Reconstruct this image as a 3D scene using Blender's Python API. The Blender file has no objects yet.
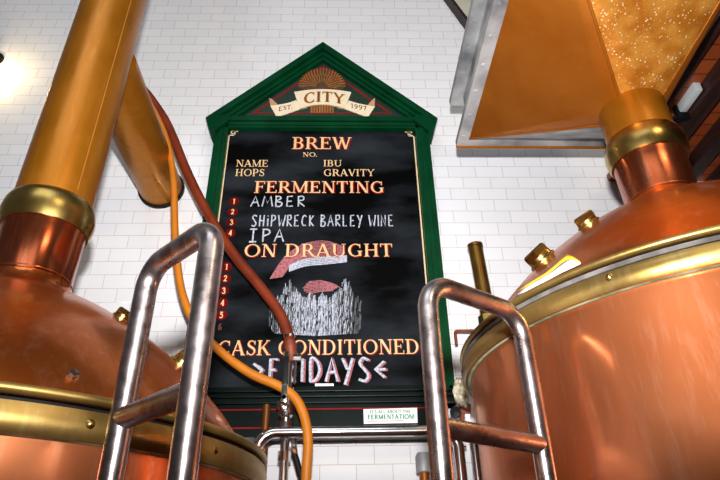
import bpy, bmesh, math, random
from mathutils import Vector, Matrix
random.seed(7)
PI = math.pi
SC = bpy.context.scene
COL = SC.collection

# ---------------------------------------------------------------- camera
# The lens stands at the origin, x to the right, y towards the tiled wall, z up.
FPX = 580.0
PITCH, YAW, ROLL = math.radians(30.7), math.radians(-2.15), math.radians(1.22)
FLOOR = -1.6
WALL = 2.70
_cp, _sp, _cy, _sy = math.cos(PITCH), math.sin(PITCH), math.cos(YAW), math.sin(YAW)
_fw = Vector((-_sy*_cp, _cy*_cp, _sp)); _rt = Vector((_cy, _sy, 0)); _up = _rt.cross(_fw)
_r2 = _rt*math.cos(ROLL) - _up*math.sin(ROLL); _u2 = _up*math.cos(ROLL) + _rt*math.sin(ROLL)
cam_d = bpy.data.cameras.new('camera'); cam = bpy.data.objects.new('camera', cam_d); COL.objects.link(cam)
cam_d.sensor_fit = 'HORIZONTAL'; cam_d.sensor_width = 36.0; cam_d.lens = 36.0*FPX/720.0
cam_d.clip_start = 0.02
cam.matrix_world = Matrix(((_r2.x, _u2.x, -_fw.x, 0), (_r2.y, _u2.y, -_fw.y, 0), (_r2.z, _u2.z, -_fw.z, 0), (0, 0, 0, 1)))
SC.camera = cam

def ray(px, py):
    return _r2*((px-360)/FPX) + _u2*(-(py-240)/FPX) + _fw
def at(px, py, y):                                   # point at depth y seen in the photo at (px, py)
    d = ray(px, py); return d*(y/d.y)
def polar(azim, dist, z=0.0):
    a = math.radians(azim); return Vector((dist*math.sin(a), dist*math.cos(a), z))

# ---------------------------------------------------------------- world and lights
w = bpy.data.worlds.new('room'); SC.world = w; w.use_nodes = True
wn = w.node_tree.nodes; wl = w.node_tree.links
bg = wn['Background']
tc = wn.new('ShaderNodeTexCoord'); sx = wn.new('ShaderNodeSeparateXYZ'); cr = wn.new('ShaderNodeValToRGB')
wl.new(tc.outputs['Generated'], sx.inputs[0])
mr = wn.new('ShaderNodeMapRange'); mr.inputs[1].default_value = -1; mr.inputs[2].default_value = 1
wl.new(sx.outputs[2], mr.inputs[0]); wl.new(mr.outputs[0], cr.inputs[0])
cr.color_ramp.elements[0].position = 0.35; cr.color_ramp.elements[0].color = (0.30, 0.20, 0.15, 1)
cr.color_ramp.elements[1].position = 0.75; cr.color_ramp.elements[1].color = (0.62, 0.60, 0.62, 1)
wl.new(cr.outputs[0], bg.inputs[0]); bg.inputs[1].default_value = 0.085

def area(name, loc, target, size, power, col=(1, 1, 1), sy=None):
    d = bpy.data.lights.new(name, 'AREA'); d.energy = power; d.color = col; d.size = size
    if sy: d.shape = 'RECTANGLE'; d.size_y = sy
    o = bpy.data.objects.new(name, d); COL.objects.link(o); o.location = loc
    o.rotation_euler = (Vector(target)-Vector(loc)).to_track_quat('-Z', 'Y').to_euler()
    return o
fd = bpy.data.lights.new('camera_flash', 'SPOT'); fd.energy = 500; fd.color = (1.0, 0.98, 0.97); fd.spot_size = math.radians(115); fd.spot_blend = 0.9; fd.shadow_soft_size = 0.035
fo = bpy.data.objects.new('camera_flash', fd); COL.objects.link(fo); fo.location = (0.0, -0.08, 0.28)
fo.rotation_euler = (Vector((0.02, 2.2, 2.45))-fo.location).to_track_quat('-Z', 'Y').to_euler()
area('fill_warm_high', (1.9, -1.8, 3.2), (0.6, 1.6, 0.5), 0.9, 30, (1.0, 0.78, 0.55), 0.35)  # added unseen warm fill, lays reflected streaks on the domes
area('fill_cool_high', (-0.8, -1.6, 4.4), (0.0, 2.7, 3.2), 3.0, 60, (0.86, 0.93, 1.0), 2.4)  # added cool fill with no real opening behind it, lifts the upper wall
SC.view_settings.view_transform = 'Standard'
SC.view_settings.look = 'None'
SC.view_settings.gamma = 1.0
SC.view_settings.use_curve_mapping = False
SC.view_settings.exposure = 0.0

# ---------------------------------------------------------------- materials
def new_mat(name):
    m = bpy.data.materials.new(name); m.use_nodes = True
    nt = m.node_tree; return m, nt.nodes, nt.links, nt.nodes['Principled BSDF']
def noise_mat(name, c1, c2, rough=0.5, metal=0.0, scale=6.0, detail=6.0, stretch=(1, 1, 1), rvar=0.0, bump=0.0, bscale=40.0, lo=0.35, hi=0.65, coat=0.0, spec=None):
    m, n, l, p = new_mat(name)
    t = n.new('ShaderNodeTexCoord'); mp = n.new('ShaderNodeMapping'); mp.inputs['Scale'].default_value = stretch
    l.new(t.outputs['Object'], mp.inputs[0])
    nz = n.new('ShaderNodeTexNoise'); nz.inputs['Scale'].default_value = scale; nz.inputs['Detail'].default_value = detail
    l.new(mp.outputs[0], nz.inputs['Vector'])
    r = n.new('ShaderNodeValToRGB'); r.color_ramp.elements[0].position = lo; r.color_ramp.elements[1].position = hi
    r.color_ramp.elements[0].color = (*c1, 1); r.color_ramp.elements[1].color = (*c2, 1)
    l.new(nz.outputs[0], r.inputs[0]); l.new(r.outputs[0], p.inputs['Base Color'])
    p.inputs['Roughness'].default_value = rough; p.inputs['Metallic'].default_value = metal
    if coat: p.inputs['Coat Weight'].default_value = coat; p.inputs['Coat Roughness'].default_value = 0.12
    if spec is not None: p.inputs['Specular IOR Level'].default_value = spec
    if rvar:
        q = n.new('ShaderNodeTexNoise'); q.inputs['Scale'].default_value = scale*2.3; q.inputs['Detail'].default_value = 8
        l.new(mp.outputs[0], q.inputs['Vector'])
        k = n.new('ShaderNodeMapRange'); k.inputs[1].default_value = 0.3; k.inputs[2].default_value = 0.7
        k.inputs[3].default_value = max(0.03, rough-rvar); k.inputs[4].default_value = rough+rvar
        l.new(q.outputs[0], k.inputs[0]); l.new(k.outputs[0], p.inputs['Roughness'])
    if bump:
        b = n.new('ShaderNodeTexNoise'); b.inputs['Scale'].default_value = bscale; b.inputs['Detail'].default_value = 5
        l.new(mp.outputs[0], b.inputs['Vector'])
        bb = n.new('ShaderNodeBump'); bb.inputs['Strength'].default_value = bump; bb.inputs['Distance'].default_value = 0.01
        l.new(b.outputs[0], bb.inputs['Height']); l.new(bb.outputs[0], p.inputs['Normal'])
    return m

def copper_mat(name, c1, c2, c3, rough, metal=0.9, scale=3.0, scratch=0.35, haze=0.0, hrough=0.5):
    """beaten, handled copper: blotchy tone, fine pale scuffs, uneven gloss"""
    m, n, l, p = new_mat(name)
    t = n.new('ShaderNodeTexCoord')
    nz = n.new('ShaderNodeTexNoise'); nz.inputs['Scale'].default_value = scale; nz.inputs['Detail'].default_value = 4; nz.inputs['Roughness'].default_value = 0.5
    nz.inputs['Distortion'].default_value = 0.25
    l.new(t.outputs['Object'], nz.inputs['Vector'])
    r = n.new('ShaderNodeValToRGB'); r.color_ramp.elements[0].position = 0.28; r.color_ramp.elements[1].position = 0.72
    r.color_ramp.elements[0].color = (*c1, 1); r.color_ramp.elements[1].color = (*c2, 1)
    l.new(nz.outputs[0], r.inputs[0])
    mp = n.new('ShaderNodeMapping'); mp.inputs['Scale'].default_value = (9, 9, 1.2); mp.inputs['Rotation'].default_value = (0.4, 0.3, 0)
    l.new(t.outputs['Object'], mp.inputs[0])
    sc = n.new('ShaderNodeTexNoise'); sc.inputs['Scale'].default_value = 4.0; sc.inputs['Detail'].default_value = 10; sc.inputs['Roughness'].default_value = 0.75
    l.new(mp.outputs[0], sc.inputs['Vector'])
    sr = n.new('ShaderNodeValToRGB'); sr.color_ramp.elements[0].position = 0.50; sr.color_ramp.elements[1].position = 0.72
    sr.color_ramp.elements[0].color = (0, 0, 0, 1); sr.color_ramp.elements[1].color = (scratch, scratch, scratch, 1)
    l.new(sc.outputs[0], sr.inputs[0])
    mx = n.new('ShaderNodeMix'); mx.data_type = 'RGBA'; l.new(sr.outputs[0], mx.inputs[0]); l.new(r.outputs[0], mx.inputs[6])
    mx.inputs[7].default_value = (*c3, 1)
    l.new(mx.outputs[2], p.inputs['Base Color'])
    p.inputs['Metallic'].default_value = metal
    k = n.new('ShaderNodeMapRange'); k.inputs[1].default_value = 0.3; k.inputs[2].default_value = 0.7
    k.inputs[3].default_value = rough-0.08; k.inputs[4].default_value = rough+0.12
    l.new(nz.outputs[0], k.inputs[0]); l.new(k.outputs[0], p.inputs['Roughness'])
    bb = n.new('ShaderNodeBump'); bb.inputs['Strength'].default_value = 0.04; bb.inputs['Distance'].default_value = 0.01
    l.new(nz.outputs[0], bb.inputs['Height']); l.new(bb.outputs[0], p.inputs['Normal'])
    if haze:                                         # polished metal under a dull, finely scuffed film
        g = n.new('ShaderNodeBsdfPrincipled'); g.inputs['Metallic'].default_value = 1.0; g.inputs['Roughness'].default_value = hrough
        l.new(mx.outputs[2], g.inputs['Base Color'])
        ms = n.new('ShaderNodeMixShader'); ms.inputs[0].default_value = haze
        l.new(p.outputs[0], ms.inputs[1]); l.new(g.outputs[0], ms.inputs[2]); l.new(ms.outputs[0], n['Material Output'].inputs[0])
    return m

M = {}
M['dome'] = copper_mat('polished_copper', (0.46, 0.100, 0.012), (0.68, 0.18, 0.034), (0.85, 0.42, 0.26), 0.17, 0.95, 3.0, 0.35, 0.40, 0.45)
M['body'] = copper_mat('body_copper', (0.56, 0.165, 0.055), (0.74, 0.26, 0.11), (0.88, 0.50, 0.34), 0.16, 0.94, 2.2, 0.35, 0.50, 0.52)
M['neck'] = copper_mat('neck_copper', (0.30, 0.060, 0.022), (0.46, 0.12, 0.040), (0.8, 0.40, 0.26), 0.22, 0.95)
M['flue'] = copper_mat('lacquered_brown_copper', (0.31, 0.105, 0.003), (0.38, 0.135, 0.005), (0.56, 0.28, 0.06), 0.34, 0.6, 5.0, 0.30)
M['hood'] = copper_mat('hood_copper', (0.30, 0.080, 0.004), (0.37, 0.115, 0.008), (0.48, 0.20, 0.04), 0.40, 0.5, 4.0, 0.15)
M['brass'] = copper_mat('brass', (0.34, 0.215, 0.050), (0.50, 0.35, 0.10), (0.82, 0.70, 0.38), 0.26, 1.0, 6.0, 0.25)
M['bandbrass'] = copper_mat('band_brass', (0.27, 0.165, 0.042), (0.44, 0.29, 0.085), (0.78, 0.64, 0.32), 0.36, 0.9, 5.0, 0.25)
M['oldbrass'] = copper_mat('tarnished_brass', (0.15, 0.08, 0.014), (0.26, 0.15, 0.032), (0.6, 0.45, 0.2), 0.34, 0.9, 8.0, 0.2)
M['strip'] = noise_mat('grey_seal', (0.05, 0.045, 0.04), (0.14, 0.13, 0.12), 0.5, 0.0, 18)
M['oldcopper'] = copper_mat('dull_brown_copper', (0.16, 0.055, 0.012), (0.24, 0.085, 0.02), (0.3, 0.15, 0.06), 0.4, 0.7)
M['verdigris'] = noise_mat('verdigris_edge', (0.10, 0.16, 0.09), (0.36, 0.46, 0.32), 0.7, 0.0, 18)
M['steel'] = noise_mat('worn_steel_tube', (0.36, 0.29, 0.29), (0.52, 0.46, 0.46), 0.30, 1.0, 14, rvar=0.07, bump=0.03, bscale=60)
M['chrome'] = noise_mat('bright_steel', (0.60, 0.58, 0.58), (0.74, 0.72, 0.72), 0.16, 1.0, 10)
M['galv'] = noise_mat('galvanised_steel', (0.16, 0.17, 0.18), (0.50, 0.51, 0.52), 0.5, 0.35, 6, lo=0.30, hi=0.62)
M['green'] = noise_mat('green_gloss_paint', (0.0003, 0.030, 0.009), (0.0008, 0.046, 0.015), 0.3, 0.0, 7, spec=0.08)
M['darkgreen'] = noise_mat('dark_green_paint', (0.0004, 0.003, 0.0022), (0.0008, 0.006, 0.0045), 0.35, 0.0, 9, spec=0.12)
M['tymp'] = noise_mat('pediment_shaded_green', (0.0006, 0.014, 0.005), (0.001, 0.022, 0.008), 0.4, 0.0, 9)  # green darkened to stand in for shade in the cornice recess
M['slate'] = noise_mat('chalkboard_black', (0.0004, 0.0005, 0.0006), (0.026, 0.032, 0.039), 0.6, 0.0, 2.2, 8, (1, 1, 2.4), lo=0.42, hi=0.78, spec=0.05)
M['cream'] = noise_mat('cream_sign_paint', (0.72, 0.45, 0.20), (0.82, 0.56, 0.29), 0.5, 0.0, 12)
M['gold'] = noise_mat('pale_gold_line', (0.72, 0.56, 0.30), (0.80, 0.66, 0.40), 0.45, 0.0, 14)
M['red'] = noise_mat('red_sign_paint', (0.22, 0.006, 0.004), (0.30, 0.010, 0.006), 0.45, 0.0, 12, spec=0.05)
M['maroon'] = noise_mat('maroon_sign_paint', (0.10, 0.0010, 0.0010), (0.14, 0.002, 0.002), 0.5, 0.0, 12, spec=0.05)
M['banner'] = noise_mat('parchment_paint', (0.80, 0.66, 0.45), (0.86, 0.74, 0.54), 0.5, 0.0, 30)
M['bannerback'] = noise_mat('parchment_shade_paint', (0.45, 0.24, 0.12), (0.58, 0.34, 0.20), 0.5, 0.0, 30)
M['brownink'] = noise_mat('brown_ink', (0.10, 0.030, 0.010), (0.16, 0.05, 0.016), 0.5, 0.0, 30)
M['ochre'] = noise_mat('ochre_outline', (0.55, 0.28, 0.05), (0.65, 0.36, 0.08), 0.5, 0.0, 30)
M['wheat'] = noise_mat('wheat_paint', (0.22, 0.070, 0.008), (0.38, 0.14, 0.016), 0.5, 0.0, 40)
M['wheatdark'] = noise_mat('wheat_dark_paint', (0.05, 0.022, 0.006), (0.09, 0.035, 0.008), 0.5, 0.0, 40)
M['chalk'] = noise_mat('white_chalk', (0.24, 0.27, 0.33), (0.56, 0.60, 0.70), 0.9, 0.0, 90, lo=0.3, hi=0.6)
M['faintchalk'] = noise_mat('faint_chalk', (0.02, 0.022, 0.024), (0.12, 0.13, 0.14), 0.9, 0.0, 70, lo=0.3, hi=0.7)
M['pinkchalk'] = noise_mat('pink_chalk', (0.18, 0.050, 0.055), (0.44, 0.15, 0.17), 0.9, 0.0, 90, lo=0.3, hi=0.6)
M['white'] = noise_mat('white_paper', (0.78, 0.80, 0.80), (0.86, 0.87, 0.87), 0.5, 0.0, 10)
M['greenink'] = noise_mat('green_print', (0.01, 0.18, 0.09), (0.02, 0.24, 0.12), 0.5, 0.0, 10)
M['redhose'] = noise_mat('red_brown_rubber', (0.13, 0.018, 0.005), (0.18, 0.027, 0.008), 0.45, 0.0, 12, spec=0.2, bump=0.15, bscale=90)
M['orangehose'] = noise_mat('orange_rubber', (0.46, 0.135, 0.002), (0.54, 0.17, 0.004), 0.5, 0.0, 12)
M['black'] = noise_mat('black_plastic', (0.003, 0.003, 0.0035), (0.008, 0.008, 0.009), 0.5, 0.0, 20, spec=0.15)
M['rag'] = noise_mat('grubby_cloth', (0.42, 0.36, 0.24), (0.70, 0.66, 0.54), 0.9, 0.0, 24)
M['yellow'] = noise_mat('yellow_edging', (0.80, 0.42, 0.01), (0.86, 0.48, 0.02), 0.5, 0.0, 14)
M['wood_dark'] = noise_mat('dark_stained_beam', (0.010, 0.0025, 0.002), (0.034, 0.010, 0.007), 0.5, 0.0, 4, 8, (14, 1, 14))
M['olive'] = noise_mat('cream_plaster', (0.46, 0.44, 0.34), (0.56, 0.54, 0.44), 0.7, 0.0, 5)
M['fixture'] = noise_mat('white_enamel', (0.42, 0.47, 0.47), (0.50, 0.55, 0.55), 0.4, 0.0, 8)
M['rust'] = noise_mat('rust_red_iron', (0.16, 0.035, 0.016), (0.26, 0.06, 0.028), 0.55, 0.3, 20)

def hood_speckle():
    """copper sheet beaded with small bright drops"""
    m, n, l, p = new_mat('speckled_hood_copper')
    t = n.new('ShaderNodeTexCoord')
    v = n.new('ShaderNodeTexVoronoi'); v.inputs['Scale'].default_value = 80; v.inputs['Randomness'].default_value = 1
    l.new(t.outputs['Object'], v.inputs['Vector'])
    r = n.new('ShaderNodeValToRGB'); r.color_ramp.elements[0].position = 0.14; r.color_ramp.elements[1].position = 0.30
    r.color_ramp.elements[0].color = (1, 1, 1, 1); r.color_ramp.elements[1].color = (0, 0, 0, 1)
    l.new(v.outputs['Distance'], r.inputs[0])
    nz = n.new('ShaderNodeTexNoise'); nz.inputs['Scale'].default_value = 30; nz.inputs['Detail'].default_value = 3
    l.new(t.outputs['Object'], nz.inputs['Vector'])
    g = n.new('ShaderNodeMapRange'); g.inputs[1].default_value = 0.42; g.inputs[2].default_value = 0.60
    l.new(nz.outputs[0], g.inputs[0])
    mu = n.new('ShaderNodeMath'); mu.operation = 'MULTIPLY'; l.new(r.outputs[0], mu.inputs[0]); l.new(g.outputs[0], mu.inputs[1])
    n2 = n.new('ShaderNodeTexNoise'); n2.inputs['Scale'].default_value = 16; n2.inputs['Detail'].default_value = 8
    l.new(t.outputs['Object'], n2.inputs['Vector'])
    r2 = n.new('ShaderNodeValToRGB'); r2.color_ramp.elements[0].position = 0.38; r2.color_ramp.elements[1].position = 0.64
    r2.color_ramp.elements[0].color = (0.38, 0.125, 0.008, 1); r2.color_ramp.elements[1].color = (0.54, 0.24, 0.035, 1)
    l.new(n2.outputs[0], r2.inputs[0])
    mx = n.new('ShaderNodeMix'); mx.data_type = 'RGBA'; l.new(mu.outputs[0], mx.inputs[0]); l.new(r2.outputs[0], mx.inputs[6])
    mx.inputs[7].default_value = (0.95, 0.80, 0.50, 1)
    l.new(mx.outputs[2], p.inputs['Base Color'])
    p.inputs['Metallic'].default_value = 0.45; p.inputs['Roughness'].default_value = 0.42
    return m
M['speckle'] = hood_speckle()

def tile_mat():
    m, n, l, p = new_mat('white_glazed_wall_tile')
    t = n.new('ShaderNodeTexCoord'); s = n.new('ShaderNodeSeparateXYZ'); l.new(t.outputs['Object'], s.inputs[0])
    ax = n.new('ShaderNodeMath'); ax.operation = 'ADD'; ax.inputs[1].default_value = 100*0.1605 - 0.626
    az = n.new('ShaderNodeMath'); az.operation = 'ADD'; az.inputs[1].default_value = 100*0.0787 - 0.533
    l.new(s.outputs[0], ax.inputs[0]); l.new(s.outputs[2], az.inputs[0])
    c = n.new('ShaderNodeCombineXYZ'); l.new(ax.outputs[0], c.inputs[0]); l.new(az.outputs[0], c.inputs[1])
    b = n.new('ShaderNodeTexBrick'); b.offset = 0.5; b.offset_frequency = 2; b.squash = 1.0
    b.inputs['Scale'].default_value = 1; b.inputs['Brick Width'].default_value = 0.1605; b.inputs['Row Height'].default_value = 0.0787
    b.inputs['Mortar Size'].default_value = 0.0013; b.inputs['Mortar Smooth'].default_value = 0.25; b.inputs['Bias'].default_value = 0
    b.inputs['Color1'].default_value = (0.79, 0.80, 0.83, 1); b.inputs['Color2'].default_value = (0.83, 0.835, 0.86, 1)
    b.inputs['Mortar'].default_value = (0.50, 0.42, 0.37, 1)
    l.new(c.outputs[0], b.inputs['Vector']); l.new(b.outputs['Color'], p.inputs['Base Color'])
    p.inputs['Roughness'].default_value = 0.12
    bb = n.new('ShaderNodeBump'); bb.inputs['Strength'].default_value = 0.4; bb.inputs['Distance'].default_value = 0.002; bb.invert = True
    l.new(b.outputs['Fac'], bb.inputs['Height']); l.new(bb.outputs[0], p.inputs['Normal'])
    return m
M['tile'] = tile_mat()

def plank_mat(name, c1, c2, seam, width, along='Y'):
    m, n, l, p = new_mat(name)
    t = n.new('ShaderNodeTexCoord'); s = n.new('ShaderNodeSeparateXYZ'); l.new(t.outputs['Object'], s.inputs[0])
    c = n.new('ShaderNodeCombineXYZ')
    l.new(s.outputs[1 if along == 'Y' else 0], c.inputs[0]); l.new(s.outputs[0 if along == 'Y' else 1], c.inputs[1])
    b = n.new('ShaderNodeTexBrick'); b.offset = 0.37
    b.inputs['Scale'].default_value = 1; b.inputs['Brick Width'].default_value = 1.7; b.inputs['Row Height'].default_value = width
    b.inputs['Mortar Size'].default_value = 0.003
    b.inputs['Color1'].default_value = (*c1, 1); b.inputs['Color2'].default_value = (*c2, 1); b.inputs['Mortar'].default_value = (*seam, 1)
    l.new(c.outputs[0], b.inputs['Vector'])
    l.new(b.outputs['Color'], p.inputs['Base Color']); p.inputs['Roughness'].default_value = 0.45
    return m
M['plank'] = plank_mat('red_brown_ceiling_planks', (0.19, 0.034, 0.007), (0.27, 0.055, 0.011), (0.03, 0.01, 0.006), 0.085, 'X')
M['quarry'] = plank_mat('terracotta_floor_tile', (0.26, 0.10, 0.055), (0.32, 0.13, 0.075), (0.16, 0.12, 0.10), 0.15, 'X')

def glow_mat(name, col, s):
    m, n, l, p = new_mat(name)
    p.inputs['Emission Color'].default_value = (*col, 1); p.inputs['Emission Strength'].default_value = s
    p.inputs['Base Color'].default_value = (0.9, 0.85, 0.7, 1)
    return m
M['bulb'] = glow_mat('lit_lamp_glass', (1.0, 0.78, 0.40), 6.0)

# ---------------------------------------------------------------- building helpers
WL = {}                                              # world position of every Empty
def origin(o):
    v = Vector((0, 0, 0))
    while o is not None:
        v = v + Vector(o.location); o = o.parent
    return v
def thing(name, loc, label, cat, group=None):
    o = bpy.data.objects.new(name, None); COL.objects.link(o); o.location = loc
    o.empty_display_size = 0.05
    o['label'] = label; o['category'] = cat
    if group: o['group'] = group
    return o
def tag(o, label, cat, group=None):
    o['label'] = label; o['category'] = cat
    if group: o['group'] = group
    return o
def structure(o):
    o['kind'] = 'structure'; return o

class MB:
    def __init__(s): s.v = []; s.f = []
    def add(s, vs, fs):
        k = len(s.v); s.v += [Vector(v) for v in vs]; s.f += [tuple(i+k for i in f) for f in fs]; return s
    def box(s, a, b):
        x0, y0, z0 = a; x1, y1, z1 = b
        return s.add([(x0, y0, z0), (x1, y0, z0), (x1, y1, z0), (x0, y1, z0), (x0, y0, z1), (x1, y0, z1), (x1, y1, z1), (x0, y1, z1)],
                     [(0, 3, 2, 1), (4, 5, 6, 7), (0, 1, 5, 4), (1, 2, 6, 5), (2, 3, 7, 6), (3, 0, 4, 7)])
    def prism(s, poly, y0, y1):                      # poly of (x, z), pushed from y0 (front) to y1
        n = len(poly)
        vs = [(p[0], y0, p[1]) for p in poly] + [(p[0], y1, p[1]) for p in poly]
        fs = [tuple(range(n)), tuple(range(2*n-1, n-1, -1))] + [(i, i+n, (i+1) % n+n, (i+1) % n) for i in range(n)]
        return s.add(vs, fs)
    def lathe(s, prof, base=(0, 0, 0), axis=(0, 0, 1), seg=48, close=False):
        ax = Vector(axis).normalized(); q = Vector((0, 0, 1)).rotation_difference(ax); b = Vector(base)
        vs = []; fs = []; n = len(prof)
        for r, z in prof:
            for i in range(seg):
                a = 2*PI*i/seg; vs.append(b + q @ Vector((r*math.cos(a), r*math.sin(a), z)))
        rows = n if close else n-1
        for j in range(rows):
            j2 = (j+1) % n
            for i in range(seg):
                i2 = (i+1) % seg; fs.append((j*seg+i, j*seg+i2, j2*seg+i2, j2*seg+i))
        if not close:
            if prof[0][0] > 1e-6: fs.append(tuple(range(seg-1, -1, -1)))
            if prof[-1][0] > 1e-6: fs.append(tuple((n-1)*seg+i for i in range(seg)))
        return s.add(vs, fs)
    def tube(s, pts, r, seg=20, caps=True):
        pts = [Vector(p) for p in pts]; n = len(pts)
        T = [(pts[min(i+1, n-1)]-pts[max(i-1, 0)]).normalized() for i in range(n)]
        u = T[0].orthogonal().normalized(); vs = []; fs = []
        for i in range(n):
            if i: u = (T[i-1].rotation_difference(T[i]) @ u)
            u = (u - T[i]*u.dot(T[i])).normalized(); v = T[i].cross(u)
            rr = r[i] if isinstance(r, (list, tuple)) else r
            for k in range(seg):
                a = 2*PI*k/seg; vs.append(pts[i] + (u*math.cos(a)+v*math.sin(a))*rr)
        for i in range(n-1):
            for k in range(seg):
                k2 = (k+1) % seg; fs.append((i*seg+k, i*seg+k2, (i+1)*seg+k2, (i+1)*seg+k))
        if caps: fs.append(tuple(range(seg-1, -1, -1))); fs.append(tuple((n-1)*seg+k for k in range(seg)))
        return s.add(vs, fs)
    def build(s, name, mat, parent=None, smooth=True, bevel=0.0, loc=None):
        off = origin(parent) if parent is not None else Vector(loc if loc is not None else (0, 0, 0))
        me = bpy.data.meshes.new(name); me.from_pydata([v-off for v in s.v], [], s.f)
        bm = bmesh.new(); bm.from_mesh(me); bmesh.ops.recalc_face_normals(bm, faces=bm.faces)
        if bevel: bmesh.ops.bevel(bm, geom=list(bm.edges), offset=bevel, segments=2, affect='EDGES', profile=0.6)
        bm.to_mesh(me); bm.free()
        if smooth:
            me.polygons.foreach_set('use_smooth', [True]*len(me.polygons)); me.set_sharp_from_angle(angle=math.radians(35))
        me.materials.append(M[mat] if isinstance(mat, str) else mat)
        o = bpy.data.objects.new(name, me); COL.objects.link(o)
        if parent is not None: o.parent = parent
        else: o.location = off
        return o

def spline(pts, n=10):
    pts = [Vector(p) for p in pts]; P = [pts[0]*2-pts[1]] + pts + [pts[-1]*2-pts[-2]]; out = []
    for i in range(1, len(P)-2):
        for k in range(n):
            t = k/n; a, b, c, d = P[i-1], P[i], P[i+1], P[i+2]
            out.append(0.5*((2*b)+(c-a)*t+(2*a-5*b+4*c-d)*t*t+(3*b-a-3*c+d)*t**3))
    out.append(pts[-1]); return out
def rounded(pts, r, n=8):                            # polyline with its corners bent to radius r
    pts = [Vector(p) for p in pts]; out = [pts[0]]
    for i in range(1, len(pts)-1):
        a = (pts[i-1]-pts[i]).normalized(); b = (pts[i+1]-pts[i]).normalized()
        h = a.angle(b)/2; d = r/math.tan(h)
        p, q = pts[i]+a*d, pts[i]+b*d
        c = pts[i]+(a+b).normalized()*(r/math.sin(h))
        u, v = p-c, q-c; th = u.angle(v)
        for k in range(n+1):
            t = k/n; out.append(c+(u*math.sin((1-t)*th)+v*math.sin(t*th))/math.sin(th))
    out.append(pts[-1]); return out

# ---------------------------------------------------------------- lettering
def arc(cx, cy, rx, ry, a0, a1, S, T, n=16):
    L = []; R = []
    for i in range(n+1):
        a = math.radians(a0+(a1-a0)*i/n); c, s = math.cos(a), math.sin(a)
        wd = (T+(S-T)*c*c)/2; nx, ny = c/rx, s/ry; k = math.hypot(nx, ny); nx /= k; ny /= k
        L.append((cx+rx*c+nx*wd, cy+ry*s+ny*wd)); R.append((cx+rx*c-nx*wd, cy+ry*s-ny*wd))
    return [[L[i], L[i+1], R[i+1], R[i]] for i in range(n)]
def ribbon(pts, wd):
    """flat stroke along 2-D points, wd a number or a list"""
    n = len(pts); out = []; L = []; R = []
    for i in range(n):
        ax, ay = pts[max(i-1, 0)]; bx, by = pts[min(i+1, n-1)]
        dx, dy = bx-ax, by-ay; k = math.hypot(dx, dy) or 1; nx, ny = -dy/k, dx/k
        h = (wd[i] if isinstance(wd, list) else wd)/2
        L.append((pts[i][0]+nx*h, pts[i][1]+ny*h)); R.append((pts[i][0]-nx*h, pts[i][1]-ny*h))
    return [[L[i], L[i+1], R[i+1], R[i]] for i in range(n-1)]
def cat2(pts, n=6):
    return [(p.x, p.y) for p in spline([(a, b, 0) for a, b in pts], n)]
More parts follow.
